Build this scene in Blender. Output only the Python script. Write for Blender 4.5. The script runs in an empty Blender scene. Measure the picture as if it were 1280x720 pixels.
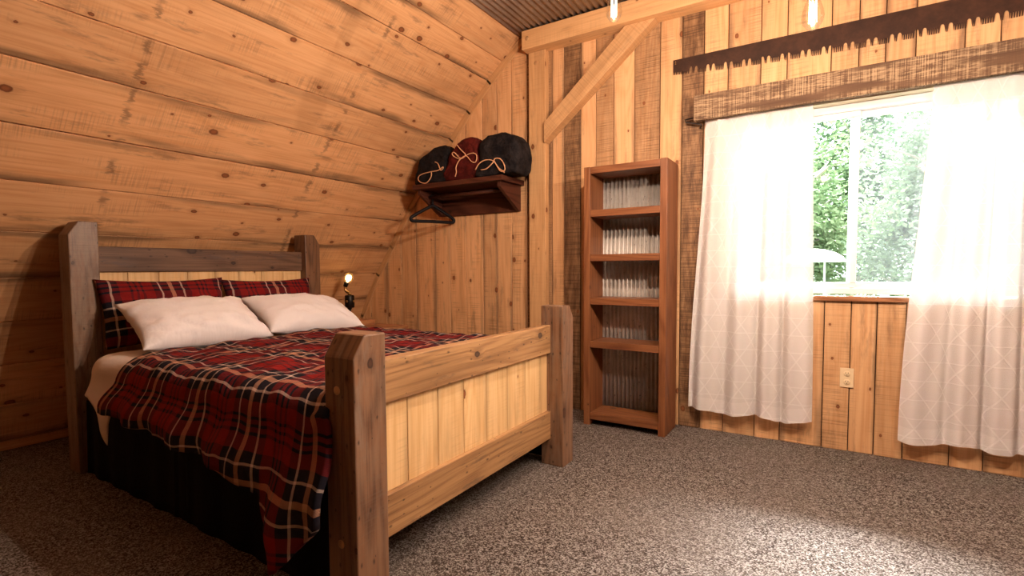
import bpy, math, random
from mathutils import Vector, Matrix, noise
random.seed(7)
scene = bpy.context.scene
COL = scene.collection
R = math.radians

# ------------------------------------------------------------------ mesh builder
class MB:
    def __init__(s):
        s.v = []; s.f = []; s.uv = []; s.uw = []; s.t = []; s.b = []; s.sm = []
    def face(s, idx, uvs, tone=0., val=1., smooth=False, uw=None):
        s.f.append(idx); s.uv.extend(uvs); s.uw.extend(uw or [(0, .5)]*len(idx)); s.t.append(tone); s.b.append(val); s.sm.append(smooth)
    def prism(s, poly, ax, a0, a1, grain='z', tone=0., val=1., M=None, off=None):
        """poly: 2D points in the two axes other than ax (in xyz order)."""
        A = 'xyz'.index(ax); o = [i for i in range(3) if i != A]; g = 'xyz'.index(grain)
        ru, rv = off if off else (random.random()*30, random.random()*30)
        area = sum(p[0]*q[1]-q[0]*p[1] for p, q in zip(poly, poly[1:]+poly[:1]))
        if (area < 0): poly = poly[::-1]
        n = len(poly); base = len(s.v); loc = []
        for a in (a0, a1):
            for p in poly:
                c = [0, 0, 0]; c[A] = a; c[o[0]] = p[0]; c[o[1]] = p[1]; loc.append(Vector(c))
        for c in loc: s.v.append(M @ c if M else c)
        flip = (A == 1)
        def add(ids):
            pts = [loc[i] for i in ids]
            nr = Vector((0, 0, 0))
            for p, q in zip(pts, pts[1:]+pts[:1]): nr += p.cross(q)
            d = max(range(3), key=lambda i: abs(nr[i]))
            if d == g: u_, v_ = [i for i in range(3) if i != g]
            else:
                u_ = g; v_ = [i for i in range(3) if i not in (g, d)][0]
            vmin, vmax = min(p[v_] for p in loc), max(p[v_] for p in loc)
            s.face([base+i for i in ids], [(p[u_]+ru, p[v_]+rv+d*.37) for p in pts], tone, val, uw=[(p[u_], (p[v_]-vmin)/max(1e-6, vmax-vmin)) for p in pts])
        lo = list(range(n)); hi = list(range(n, 2*n))
        capl, caph = lo[::-1], hi
        sides = [[i, (i+1) % n, n+(i+1) % n, n+i] for i in range(n)]
        if flip: capl, caph = capl[::-1], caph[::-1]; sides = [q[::-1] for q in sides]
        add(capl); add(caph)
        for q in sides: add(q)
        return s
    def box(s, lo, hi, grain='z', tone=0., val=1., M=None, off=None):
        return s.prism([(lo[0], lo[1]), (hi[0], lo[1]), (hi[0], hi[1]), (lo[0], hi[1])], 'z', lo[2], hi[2], grain, tone, val, M, off)
    def grid(s, nu, nv, fn, closed_u=False, closed_v=False, flip=False, smooth=True, tone=0., val=1.):
        base = len(s.v); mu = nu if closed_u else nu+1; mv = nv if closed_v else nv+1
        for i in range(mu):
            for j in range(mv): s.v.append(Vector(fn(i/nu, j/nv)[0]))
        for i in range(nu):
            for j in range(nv):
                a = (i, j); b = (i+1, j); c = (i+1, j+1); d = (i, j+1)
                q = [a, b, c, d]
                if flip: q = q[::-1]
                s.face([base+(x % mu)*mv+(y % mv) for x, y in q], [fn(x/nu, y/nv)[1] for x, y in q], tone, val, smooth)
        return s
    def tube(s, pts, r, seg=8, smooth_path=0, closed=False, caps=True, tone=0., val=1.):
        pts = [Vector(p) for p in pts]
        if smooth_path: pts = catmull(pts, smooth_path, closed)
        n = len(pts); rad = r if hasattr(r, '__len__') else [r]*n
        if len(rad) != n: rad = [rad[min(len(rad)-1, int(i*len(rad)/n))] for i in range(n)]
        base = len(s.v); up = None; L = 0
        for i, p in enumerate(pts):
            if closed: t = pts[(i+1) % n]-pts[i-1]
            else: t = pts[min(i+1, n-1)]-pts[max(i-1, 0)]
            t = t.normalized() if t.length > 1e-9 else Vector((0, 0, 1))
            if up is None: up = t.orthogonal().normalized()
            up = (up-t*up.dot(t))
            up = up.normalized() if up.length > 1e-6 else t.orthogonal().normalized()
            w = t.cross(up)
            for k in range(seg):
                a = 2*math.pi*k/seg
                s.v.append(p+(up*math.cos(a)+w*math.sin(a))*rad[i])
        for i in range(n if closed else n-1):
            for k in range(seg):
                q = [base+(i % n)*seg+k, base+(i % n)*seg+(k+1) % seg, base+((i+1) % n)*seg+(k+1) % seg, base+((i+1) % n)*seg+k]
                s.face(q, [(i*.02, k*.01), (i*.02, k*.01+.01), (i*.02+.02, k*.01+.01), (i*.02+.02, k*.01)], tone, val, True)
        if caps and not closed:
            s.face([base+k for k in range(seg)][::-1], [(0, 0)]*seg, tone, val)
            s.face([base+(n-1)*seg+k for k in range(seg)], [(0, 0)]*seg, tone, val)
        return s
    def lathe(s, prof, seg=24, M=None, smooth=True, tone=0., val=1.):
        base = len(s.v); n = len(prof)
        for r, z in prof:
            for k in range(seg):
                a = 2*math.pi*k/seg; c = Vector((r*math.cos(a), r*math.sin(a), z)); s.v.append(M @ c if M else c)
        for i in range(n-1):
            for k in range(seg):
                q = [base+i*seg+k, base+i*seg+(k+1) % seg, base+(i+1)*seg+(k+1) % seg, base+(i+1)*seg+k]
                s.face(q, [(prof[i][1], k/seg), (prof[i][1], (k+1)/seg), (prof[i+1][1], (k+1)/seg), (prof[i+1][1], k/seg)], tone, val, smooth)
        if prof[0][0] > 1e-6: s.face([base+k for k in range(seg)][::-1], [(0, 0)]*seg, tone, val)
        if prof[-1][0] > 1e-6: s.face([base+(n-1)*seg+k for k in range(seg)], [(0, 0)]*seg, tone, val)
        return s
    def build(s, name, mat, parent=None, bevel=0., seg=2, solid=0., subsurf=0):
        me = bpy.data.meshes.new(name)
        me.from_pydata([tuple(v) for v in s.v], [], s.f)
        uvl = me.uv_layers.new(name='UVMap')
        uvl.data.foreach_set('uv', [c for uv in s.uv for c in uv])
        uv2 = me.uv_layers.new(name='Across'); uv2.data.foreach_set('uv', [c for uv in s.uw for c in uv])
        a = me.attributes.new('tone', 'FLOAT', 'FACE'); a.data.foreach_set('value', s.t)
        a = me.attributes.new('val', 'FLOAT', 'FACE'); a.data.foreach_set('value', s.b)
        me.polygons.foreach_set('use_smooth', s.sm)
        me.materials.append(mat); me.update()
        o = bpy.data.objects.new(name, me); COL.objects.link(o)
        if parent:
            o.parent = parent; o.matrix_parent_inverse = Matrix.Translation(-parent.location)
        if bevel:
            m = o.modifiers.new('b', 'BEVEL'); m.width = bevel; m.segments = seg; m.limit_method = 'ANGLE'; m.angle_limit = R(40)
        if subsurf:
            m = o.modifiers.new('s', 'SUBSURF'); m.levels = subsurf; m.render_levels = subsurf
        if solid:
            m = o.modifiers.new('so', 'SOLIDIFY'); m.thickness = solid; m.offset = 0
        return o

def catmull(P, k, closed=False):
    out = []; n = len(P)
    for i in range(n if closed else n-1):
        if closed: a, b, c, d = P[i-1], P[i], P[(i+1) % n], P[(i+2) % n]
        else: a, b, c, d = P[max(i-1, 0)], P[i], P[i+1], P[min(i+2, n-1)]
        for j in range(k):
            t = j/k
            out.append(.5*((2*b)+(c-a)*t+(2*a-5*b+4*c-d)*t*t+(3*b-a-3*c+d)*t**3))
    if not closed: out.append(P[-1])
    return out
def lerp(a, b, t): return a+(b-a)*t
def sstep(a, b, x):
    t = min(1, max(0, (x-a)/(b-a))); return t*t*(3-2*t)
def interp(pts, x):
    if x <= pts[0][0]: return pts[0][1]
    for (x0, y0), (x1, y1) in zip(pts, pts[1:]):
        if x <= x1: return lerp(y0, y1, (x-x0)/(x1-x0))
    return pts[-1][1]
def tag(o, label, cat, group=None, kind=None):
    if label: o['label'] = label
    if cat: o['category'] = cat
    if group: o['group'] = group
    if kind: o['kind'] = kind
    return o
def thing(name, label, cat, loc=(0, 0, 0), group=None):
    o = bpy.data.objects.new(name, None); COL.objects.link(o); o.location = loc; o.empty_display_size = .1
    return tag(o, label, cat, group)
def struct(o, label=None, cat=None):
    o['kind'] = 'structure'
    if label: o['label'] = label
    if cat: o['category'] = cat
    return o

# ------------------------------------------------------------------ materials
class NT:
    def __init__(s, name):
        s.m = bpy.data.materials.new(name); s.m.use_nodes = True; s.t = s.m.node_tree
        s.t.nodes.clear(); s.out = s.n('ShaderNodeOutputMaterial')
    def n(s, typ, **kw):
        nd = s.t.nodes.new(typ)
        for k, v in kw.items(): setattr(nd, k, v)
        return nd
    def link(s, a, b): s.t.links.new(a, b)
    def put(s, sock, v):
        if isinstance(v, bpy.types.NodeSocket): s.link(v, sock)
        elif isinstance(v, tuple) and len(v) == 3 and sock.type == 'RGBA': sock.default_value = (*v, 1)
        else: sock.default_value = v
    def math(s, op, a, b=0., c=0., clamp=False):
        nd = s.n('ShaderNodeMath', operation=op, use_clamp=clamp)
        for k, v in zip(range(3), (a, b, c)): s.put(nd.inputs[k], v)
        return nd.outputs[0]
    def mix(s, f, a, b, mode='MIX'):
        nd = s.n('ShaderNodeMix', data_type='RGBA', blend_type=mode)
        s.put(nd.inputs[0], f); s.put(nd.inputs[6], a); s.put(nd.inputs[7], b); return nd.outputs[2]
    def step(s, x, a, b, to0=0., to1=1.):
        nd = s.n('ShaderNodeMapRange', interpolation_type='SMOOTHSTEP')
        s.put(nd.inputs[0], x); s.put(nd.inputs[1], a); s.put(nd.inputs[2], b); s.put(nd.inputs[3], to0); s.put(nd.inputs[4], to1)
        return nd.outputs[0]
    def vec(s, x, y, z=0.):
        nd = s.n('ShaderNodeCombineXYZ'); s.put(nd.inputs[0], x); s.put(nd.inputs[1], y); s.put(nd.inputs[2], z); return nd.outputs[0]
    def noise(s, v, scale=1., detail=2., rough=.5, dim='2D'):
        nd = s.n('ShaderNodeTexNoise', noise_dimensions=dim); s.put(nd.inputs['Vector'], v)
        nd.inputs['Scale'].default_value = scale; nd.inputs['Detail'].default_value = detail; nd.inputs['Roughness'].default_value = rough
        return nd.outputs[0]
    def attr(s, name): return s.n('ShaderNodeAttribute', attribute_name=name).outputs['Fac']
    def uv(s):
        nd = s.n('ShaderNodeUVMap', uv_map='UVMap'); sp = s.n('ShaderNodeSeparateXYZ'); s.link(nd.outputs[0], sp.inputs[0])
        return nd.outputs[0], sp.outputs[0], sp.outputs[1]
    def bsdf(s, col, rough=.6, metal=0., bump=None, bstr=.3, bdist=.002, spec=.3, sheen=0.):
        b = s.n('ShaderNodeBsdfPrincipled'); s.put(b.inputs['Base Color'], col); s.put(b.inputs['Roughness'], rough)
        b.inputs['Metallic'].default_value = metal; b.inputs['Specular IOR Level'].default_value = spec
        if sheen: b.inputs['Sheen Weight'].default_value = sheen
        if bump is not None:
            bp = s.n('ShaderNodeBump'); bp.inputs['Strength'].default_value = bstr; bp.inputs['Distance'].default_value = bdist
            s.link(bump, bp.inputs['Height']); s.link(bp.outputs[0], b.inputs['Normal'])
        return b.outputs[0]
    def done(s, sh): s.link(sh, s.out.inputs['Surface']); return s.m

def rvz(n, v): return n.math('MULTIPLY', v, 4.)
def wood(name, c1, c2, knot=(.16, .055, .02), kthr=.6, ring=.45, stain=.3, stainc=(.16, .10, .06), saw=.35, rough=.6, weather=(.20, .115, .06), marks=None, spec=.25, krad=1.0, bstr=.25, scrape=None, edge=0., flecks=0., wr=(.15, .85, .55, 1.05)):
    n = NT(name); uv, u, v = n.uv()
    # knots
    kv = n.vec(n.math('MULTIPLY', u, 3.6), n.math('MULTIPLY', v, 5.2))
    vo = n.n('ShaderNodeTexVoronoi', voronoi_dimensions='2D'); n.link(kv, vo.inputs['Vector']); vo.inputs['Scale'].default_value = 1.; vo.inputs['Randomness'].default_value = .9
    sc = n.n('ShaderNodeSeparateColor'); n.link(vo.outputs['Color'], sc.inputs[0])
    gate = n.math('LESS_THAN', sc.outputs[0], kthr)
    wob = n.math('MULTIPLY', n.math('SUBTRACT', n.noise(uv, 60., 2.), .5), .035)
    dist = n.math('ADD', n.math('ADD', vo.outputs['Distance'], wob), gate and n.math('MULTIPLY', gate, 9.))
    rad = n.math('MULTIPLY_ADD', n.math('POWER', sc.outputs[1], 2.), .055*krad, .022*krad)
    kd = n.math('DIVIDE', dist, rad)
    kmask = n.step(kd, 1.25, .85)
    kcore = n.step(kd, .9, .35)
    khalo = n.step(kd, 3.2, 1.)
    v2 = n.math('ADD', v, n.math('MULTIPLY', n.step(kd, 4.5, .6), .012))
    g1 = n.noise(n.vec(n.math('MULTIPLY', u, 1.6), n.math('MULTIPLY', v2, 75.)), 1., 4., .65)
    g2 = n.noise(n.vec(n.math('MULTIPLY', u, .55), n.math('MULTIPLY', v2, 5.)), 1., 1.5, .4)
    rg = n.math('MULTIPLY_ADD', n.math('SINE', n.math('MULTIPLY', g2, 60.)), .5, .5)
    gr = n.math('ADD', n.math('MULTIPLY', g1, 1-ring), n.math('MULTIPLY', n.math('POWER', rg, 2.), ring))
    col = n.mix(n.step(gr, .25, .8), c1, c2)
    # big soft patches of colour
    pt = n.noise(n.vec(n.math('MULTIPLY', u, 1.3), n.math('MULTIPLY', v, 7.)), 1., 3., .55)
    col = n.mix(n.step(pt, .45, .8, 0., .45), col, tuple(x*.72 for x in c2))
    # grey stains
    st = n.noise(n.vec(n.math('MULTIPLY', u, 2.2), n.math('MULTIPLY', v, 11.), 4.), 1., 5., .7)
    stm = n.math('MULTIPLY', n.step(st, .56, .74), stain)
    col = n.mix(stm, col, stainc)
    if marks:   # dark cross bands the boards took from their old framing: across the grain at fixed y of the wall
        gp = n.n('ShaderNodeNewGeometry'); sp = n.n('ShaderNodeSeparateXYZ'); n.link(gp.outputs['Position'], sp.inputs[0])
        for y0 in marks:
            wv = n.math('MULTIPLY', n.math('SUBTRACT', n.noise(n.vec(n.math('MULTIPLY', u, 14.), n.math('MULTIPLY', v, 60.)), 1., 4., .7), .5), .09)
            d = n.math('ABSOLUTE', n.math('SUBTRACT', n.math('ADD', sp.outputs[1], wv), y0))
            mk = n.math('MULTIPLY', n.step(d, .024, .006), n.step(n.noise(n.vec(n.math('MULTIPLY', u, 3.), n.math('MULTIPLY', v, 9.)), 1., 2.), .40, .62))
            col = n.mix(n.math('MULTIPLY', mk, .6), col, stainc)
    if edge:    # weathered board edges
        u2 = n.n('ShaderNodeUVMap', uv_map='Across'); sq = n.n('ShaderNodeSeparateXYZ'); n.link(u2.outputs[0], sq.inputs[0])
        en = n.noise(n.vec(n.math('MULTIPLY', u, 1.7), n.math('MULTIPLY', v, 16.), 7.), 1., 4., .65)
        ew = n.noise(n.vec(n.math('MULTIPLY', u, .9), rvz(n, v), 2.), 1., 1., .5)
        ed = n.math('ADD', n.math('ABSOLUTE', n.math('SUBTRACT', sq.outputs[1], .5)), n.math('MULTIPLY_ADD', en, .34, -.17))
        em = n.math('MULTIPLY', n.step(ed, .30, .50), n.step(ew, .44, .62))
        col = n.mix(n.math('MULTIPLY', em, edge), col, stainc)
    # saw marks
    sm = n.noise(n.vec(n.math('MULTIPLY', u, 130.), n.math('MULTIPLY', v, 2.5)), 1., 1.5, .5)
    sp_ = n.noise(n.vec(n.math('MULTIPLY', u, 2.), n.math('MULTIPLY', v, 6.), 9.), 1., 3., .6)
    tone = n.attr('tone')
    sawm = n.math('MULTIPLY', n.step(sm, .42, .72), n.math('ADD', n.step(sp_, .45, .7, 0., saw), n.math('MULTIPLY', tone, .9), clamp=True), clamp=True)
    # weathered boards
    wn = n.noise(n.vec(n.math('MULTIPLY', u, 5.), n.math('MULTIPLY', v, 26.)), 1., 5., .7)
    wf = n.math('MULTIPLY', tone, n.step(wn, *wr), clamp=True)
    col = n.mix(wf, col, weather)
    col = n.mix(n.math('MULTIPLY', sawm, .55), col, tuple(x*.55 for x in weather))
    if scrape:
        sk = n.noise(n.vec(n.math('MULTIPLY', u, 9.), n.math('MULTIPLY', v, 90.)), 1., 4., .75)
        sk2 = n.noise(n.vec(n.math('MULTIPLY', u, 2.2), n.math('MULTIPLY', v, 14.), 3.), 1., 2., .5)
        sk3 = n.noise(n.vec(n.math('MULTIPLY', u, 170.), n.math('MULTIPLY', v, 2.)), 1., 2., .5)
        f = n.math('MULTIPLY', n.step(n.math('ADD', n.math('MULTIPLY', sk, .65), n.math('MULTIPLY', sk3, .42)), .44, .66), n.step(sk2, .30, .56))
        col = n.mix(n.math('MULTIPLY', f, .55), col, scrape)
    if flecks:  # worm holes, dents and drying checks
        fv = n.n('ShaderNodeTexVoronoi', voronoi_dimensions='2D'); n.link(n.vec(n.math('MULTIPLY', u, 13.), n.math('MULTIPLY', v, 24.), 0.), fv.inputs['Vector']); fv.inputs['Scale'].default_value = 1.
        fc = n.n('ShaderNodeSeparateColor'); n.link(fv.outputs['Color'], fc.inputs[0])
        fd = n.math('ADD', n.math('ADD', fv.outputs['Distance'], n.math('MULTIPLY', n.math('LESS_THAN', fc.outputs[0], .62), 9.)), n.math('MULTIPLY', n.math('SUBTRACT', n.noise(uv, 120., 2.), .5), .08))
        col = n.mix(n.math('MULTIPLY', n.step(fd, n.math('MULTIPLY_ADD', fc.outputs[1], .14, .05), .02), flecks), col, (.02, .012, .008))
        ck = n.noise(n.vec(n.math('MULTIPLY', u, 2.5), n.math('MULTIPLY', v, 130.), 5.), 1., 3., .6)
        col = n.mix(n.math('MULTIPLY', n.step(ck, .64, .74), flecks*.7), col, (.03, .017, .01))
    # knots on top
    col = n.mix(n.math('MULTIPLY', khalo, .35), col, tuple(x*.6 for x in c2))
    col = n.mix(kmask, col, knot)
    col = n.mix(n.math('MULTIPLY', kcore, .45), col, tuple(min(1, x*2.6) for x in knot))
    hv = n.n('ShaderNodeHueSaturation'); n.link(col, hv.inputs['Color']); n.put(hv.inputs['Value'], n.attr('val'))
    h = n.math('SUBTRACT', n.math('MULTIPLY', g1, .6), n.math('MULTIPLY', sawm, .8))
    return n.done(n.bsdf(hv.outputs[0], rough, bump=h, bstr=bstr, bdist=.0015, spec=spec))

PINE = wood('pine_boards', (.80, .48, .24), (.66, .345, .148), ring=.16, stain=.4, saw=.55, edge=.6, weather=(.095, .045, .021), kthr=.5)
PINE_L = wood('pine_boards_arch', (.78, .445, .215), (.65, .325, .135), kthr=.36, ring=.14, stain=.5, stainc=(.13, .075, .04), saw=.5, marks=(1.24, 2.46), krad=1.25, edge=.75)
PINE_B = wood('pine_panel', (.80, .55, .27), (.68, .41, .17), ring=.18, edge=.3, kthr=.75, stain=.15, saw=.2, rough=.5)
BEAMW = wood('timber', (.76, .45, .21), (.62, .33, .135), kthr=.7, ring=.14, stain=.25, saw=.15)
RAIL = wood('rail_stain', (.40, .23, .10), (.22, .11, .045), ring=.22, knot=(.05, .03, .02), kthr=.8, stain=.55, stainc=(.05, .04, .035), saw=.15, rough=.42, spec=.4, flecks=.75)
POSTW = wood('post_stain', (.21, .10, .047), (.075, .03, .013), ring=.25, knot=(.04, .018, .01), kthr=.62, stain=.6, stainc=(.20, .15, .115), saw=.3, rough=.42, spec=.4, weather=(.29, .21, .145), flecks=.8, wr=(.34, .66, .25, 1.1), krad=1.4)
HEADW = wood('head_rail_stain', (.18, .105, .065), (.07, .038, .025), ring=.22, knot=(.03, .02, .015), kthr=.7, stain=.6, stainc=(.06, .055, .06), saw=.3, rough=.5, flecks=.7, krad=1.5)
SHELFW = wood('shelf_stain', (.27, .105, .04), (.145, .047, .017), ring=.22, knot=(.05, .015, .01), kthr=.8, stain=.15, saw=.1, rough=.45, spec=.35)
DARKW = wood('dark_stain', (.095, .029, .015), (.05, .014, .008), knot=(.02, .01, .005), kthr=.85, stain=.2, stainc=(.03, .01, .008), saw=.1, rough=.5)
SILLW = wood('sill_stain', (.42, .19, .085), (.24, .09, .035), kthr=.7, stain=.3, saw=.1, rough=.4)
VALW = wood('valance_wood', (.13, .07, .038), (.07, .037, .021), kthr=.9, ring=.2, stain=.4, stainc=(.07, .05, .035), saw=.5, rough=.8, weather=(.17, .10, .06), scrape=(.66, .47, .27))
PALEW = wood('pale_lining', (.86, .74, .52), (.78, .62, .40), kthr=.9, stain=.05, saw=.1)
NSTW = wood('nightstand_wood', (.42, .20, .085), (.28, .12, .05), kthr=.8, stain=.1, saw=.1, rough=.4)

def simple(name, col, rough=.6, metal=0., spec=.4, sheen=0.):
    n = NT(name); nz = n.noise(n.n('ShaderNodeTexCoord').outputs['Object'], 35., 3., .6, '3D')
    c = n.mix(n.math('MULTIPLY', nz, .35), col, tuple(x*.7 for x in col))
    return n.done(n.bsdf(c, rough, metal, spec=spec, sheen=sheen))
VINYL = simple('white_vinyl', (.85, .85, .84), .4)
BLACKP = simple('black_plastic', (.006, .005, .006), .5, spec=.2)
IRON = simple('black_iron', (.03, .026, .023), .4, .8)
BRASS = simple('brass', (.62, .40, .16), .3, 1.)
IVORY = simple('ivory_plastic', (.80, .62, .38), .4)
SLOT = simple('dark_slot', (.02, .015, .012), .7)
CORD = simple('tan_cord', (.78, .42, .22), .8)
PEG = simple('oak_peg', (.48, .27, .12), .5)
RODM = simple('dark_rod', (.04, .03, .025), .4, .6)

def m_steel():
    n = NT('rusty_saw_steel'); tc = n.n('ShaderNodeTexCoord').outputs['Object']
    a = n.noise(tc, 9., 6., .7, '3D'); b = n.noise(tc, 60., 3., .6, '3D')
    c = n.mix(n.step(a, .35, .7), (.032, .014, .008), (.075, .031, .016)); c = n.mix(n.math('MULTIPLY', b, .4), c, (.04, .018, .012))
    return n.done(n.bsdf(c, .55, .25, bump=b, bstr=.3))
STEEL = m_steel()
def m_galv(name, c1, c2, spots=True, rough=.38, metal=.85):
    n = NT(name); tc = n.n('ShaderNodeTexCoord').outputs['Object']
    a = n.noise(tc, 5., 5., .65, '3D'); c = n.mix(n.step(a, .3, .7), c1, c2)
    b = n.noise(tc, 28., 5., .75, '3D'); c = n.mix(n.step(b, .60, .68, 0., .75 if spots else .15), c, (.06, .05, .045))
    return n.done(n.bsdf(c, n.step(a, .3, .7, rough, rough+.2), metal))
GALV = m_galv('galvanised_back', (.80, .76, .70), (.58, .54, .48), metal=.7)
ROOFM = m_galv('corrugated_ceiling', (.50, .42, .36), (.36, .29, .24), False, .5, .4)

def m_carpet():
    n = NT('carpet'); gp = n.n('ShaderNodeNewGeometry').outputs['Position']
    vo = n.n('ShaderNodeTexVoronoi', voronoi_dimensions='2D'); n.link(gp, vo.inputs['Vector']); vo.inputs['Scale'].default_value = 230.
    sc = n.n('ShaderNodeSeparateColor'); n.link(vo.outputs['Color'], sc.inputs[0])
    big = n.noise(gp, 1.6, 3., .6); mid = n.noise(gp, 40., 3., .7)
    f = n.math('ADD', n.math('MULTIPLY', sc.outputs[0], .6), n.math('MULTIPLY', mid, .5))
    cr = n.n('ShaderNodeValToRGB'); n.link(f, cr.inputs[0]); e = cr.color_ramp.elements
    e[0].position = .22; e[0].color = (.026, .017, .012, 1); e[1].position = .85; e[1].color = (.50, .455, .41, 1)
    k = e.new(.5); k.color = (.12, .09, .072, 1)
    c = n.mix(n.step(big, .35, .7, 0., .3), cr.outputs[0], (.26, .215, .18))
    h = n.math('ADD', n.math('MULTIPLY', vo.outputs['Distance'], -1.), mid)
    return n.done(n.bsdf(c, .95, bump=h, bstr=.9, bdist=.008, spec=.1))
CARPET = m_carpet()

def m_tartan(name, period=.36):
    n = NT(name); uv, u, v = n.uv()
    sett = [(0, 't'), (.016, 'k'), (.050, 'w'), (.057, 'k'), (.082, 'r'), (.118, 'k'), (.126, 'r'), (.139, 'k'), (.147, 'r'),
            (.160, 'k'), (.168, 'r'), (.204, 'k'), (.229, 'w'), (.236, 'k'), (.27, 't')]
    cm = dict(t=(.50, .27, .17), k=(.012, .011, .017), w=(.62, .50, .42), r=(.19, .012, .011), d=(.085, .010, .012))
    outs = []
    for c, sh in ((u, 0.), (v, .05)):
        fr = n.math('FRACT', n.math('DIVIDE', n.math('ADD', c, sh), period))
        cr = n.n('ShaderNodeValToRGB'); cr.color_ramp.interpolation = 'CONSTANT'; n.link(fr, cr.inputs[0]); el = cr.color_ramp.elements
        el[0].position = 0; el[0].color = (*cm[sett[0][1]], 1); el[1].position = sett[1][0]/.27; el[1].color = (*cm[sett[1][1]], 1)
        for p, k in sett[2:-1]:
            e = el.new(p/.27); e.color = (*cm[k], 1)
        outs.append(cr.outputs[0])
    tw = n.math('GREATER_THAN', n.math('FRACT', n.math('MULTIPLY', n.math('ADD', u, v), 300.)), .5)
    c = n.mix(n.math('MULTIPLY_ADD', tw, .3, .35), outs[0], outs[1])
    wr = n.noise(uv, 9., 4., .6)
    return n.done(n.bsdf(c, .85, bump=wr, bstr=.5, bdist=.02, spec=.08))
TARTAN = m_tartan('tartan_flannel'); 
def m_cloth(name, col, bs=.4, sc=14., sheen=.1, rough=.85, bd=.01, anis=None):
    n = NT(name); uv, u, v = n.uv()
    a = n.noise(n.vec(n.math('MULTIPLY', u, anis[0]), n.math('MULTIPLY', v, anis[1])) if anis else uv, 1. if anis else sc, 4., .6)
    c = n.mix(n.math('MULTIPLY', a, .3), col, tuple(x*.85 for x in col))
    return n.done(n.bsdf(c, rough, bump=a, bstr=bs, bdist=bd, spec=.15, sheen=sheen))
WHITE = m_cloth('white_cotton', (.85, .825, .83), .35, 5., bd=.03)
SHEET = m_cloth('cream_sheet', (.78, .70, .63), .4, 12.)
SKIRT = m_cloth('black_skirt', (.004, .003, .003), sheen=0.)
MATT = m_cloth('mattress_ticking', (.5, .46, .42))
def m_fur(name, c1, c2):
    n = NT(name); tc = n.n('ShaderNodeTexCoord').outputs['Object']
    a = n.noise(tc, 11., 4., .6, '3D'); b = n.noise(tc, 70., 4., .75, '3D')
    c = n.mix(n.step(n.math('ADD', n.math('MULTIPLY', a, .6), n.math('MULTIPLY', b, .4)), .38, .66), c1, c2)
    return n.done(n.bsdf(c, .8, bump=n.math('ADD', a, n.math('MULTIPLY', b, .5)), bstr=.8, bdist=.02, spec=.12))
FURK = m_fur('black_plush', (.006, .005, .006), (.030, .025, .025)); FURR = m_fur('maroon_plush', (.05, .006, .005), (.12, .014, .010))
FURG = m_fur('charcoal_plush', (.007, .006, .006), (.022, .018, .019))

def m_curtain():
    n = NT('sheer_curtain'); uv, u, v = n.uv()
    # hexagon lattice stitched in lines
    fam = []
    for cu, cvv in ((0., 1.), (.866, .5), (.866, -.5)):
        q = n.math('ADD', n.math('MULTIPLY', u, cu*9.5), n.math('MULTIPLY', v, cvv*9.5))
        fam.append(n.math('ABSOLUTE', n.math('SUBTRACT', n.math('FRACT', q), .5)))
    line = n.step(n.math('MINIMUM', n.math('MINIMUM', fam[0], fam[1]), fam[2]), .045, .02)
    wv = n.noise(n.vec(n.math('MULTIPLY', u, 300.), n.math('MULTIPLY', v, 300.)), 1., 1.)
    hem = n.attr('tone')
    dense = n.math('ADD', n.math('MULTIPLY', line, .4), hem, clamp=True)
    d = n.n('ShaderNodeBsdfDiffuse'); n.put(d.inputs[0], n.mix(line, (.85, .82, .79), (.90, .88, .85)))
    t = n.n('ShaderNodeBsdfTranslucent'); n.put(t.inputs[0], n.mix(dense, (.42, .42, .415), (.33, .327, .32)))
    tr = n.n('ShaderNodeBsdfTransparent'); tr.inputs[0].default_value = (1, 1, 1, 1)
    bp = n.n('ShaderNodeBump'); bp.inputs['Strength'].default_value = .4; bp.inputs['Distance'].default_value = .003; n.link(n.math('ADD', line, wv), bp.inputs['Height'])
    n.link(bp.outputs[0], d.inputs['Normal'])
    m1 = n.n('ShaderNodeMixShader'); m1.inputs[0].default_value = .14; n.link(d.outputs[0], m1.inputs[1]); n.link(t.outputs[0], m1.inputs[2])
    m2 = n.n('ShaderNodeMixShader'); n.put(m2.inputs[0], n.step(dense, 0., 1., .20, .08)); n.link(m1.outputs[0], m2.inputs[1]); n.link(tr.outputs[0], m2.inputs[2])
    return n.done(m2.outputs[0])
CURT = m_curtain()
def m_glass(name, haze, refl=1.):
    n = NT(name); fr = n.n('ShaderNodeFresnel'); fr.inputs[0].default_value = 1.45
    tr = n.n('ShaderNodeBsdfTransparent'); tr.inputs[0].default_value = (.97, .98, .98, 1)
    gl = n.n('ShaderNodeBsdfGlossy'); gl.inputs['Roughness'].default_value = .02
    a = n.n('ShaderNodeMixShader'); n.put(a.inputs[0], n.math('MULTIPLY', fr.outputs[0], refl)); n.link(tr.outputs[0], a.inputs[1]); n.link(gl.outputs[0], a.inputs[2])
    if not haze: return n.done(a.outputs[0])
    tl = n.n('ShaderNodeBsdfTranslucent'); tl.inputs[0].default_value = (.9, .93, .92, 1)
    b = n.n('ShaderNodeMixShader'); b.inputs[0].default_value = haze; n.link(a.outputs[0], b.inputs[1]); n.link(tl.outputs[0], b.inputs[2])
    return n.done(b.outputs[0])
GLASS = m_glass('window_glass', 0.); GLASSH = m_glass('hazy_window_glass', .006); BULBG = m_glass('bulb_glass', 0., .35)
def m_emit(name, col, st):
    n = NT(name); e = n.n('ShaderNodeEmission'); e.inputs[0].default_value = (*col, 1); e.inputs[1].default_value = st; return n.done(e.outputs[0])
FIL = m_emit('filament_glow', (1., .86, .62), 8.); FIL2 = m_emit('lamp_bulb_glow', (1., .62, .25), 9.)
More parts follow.
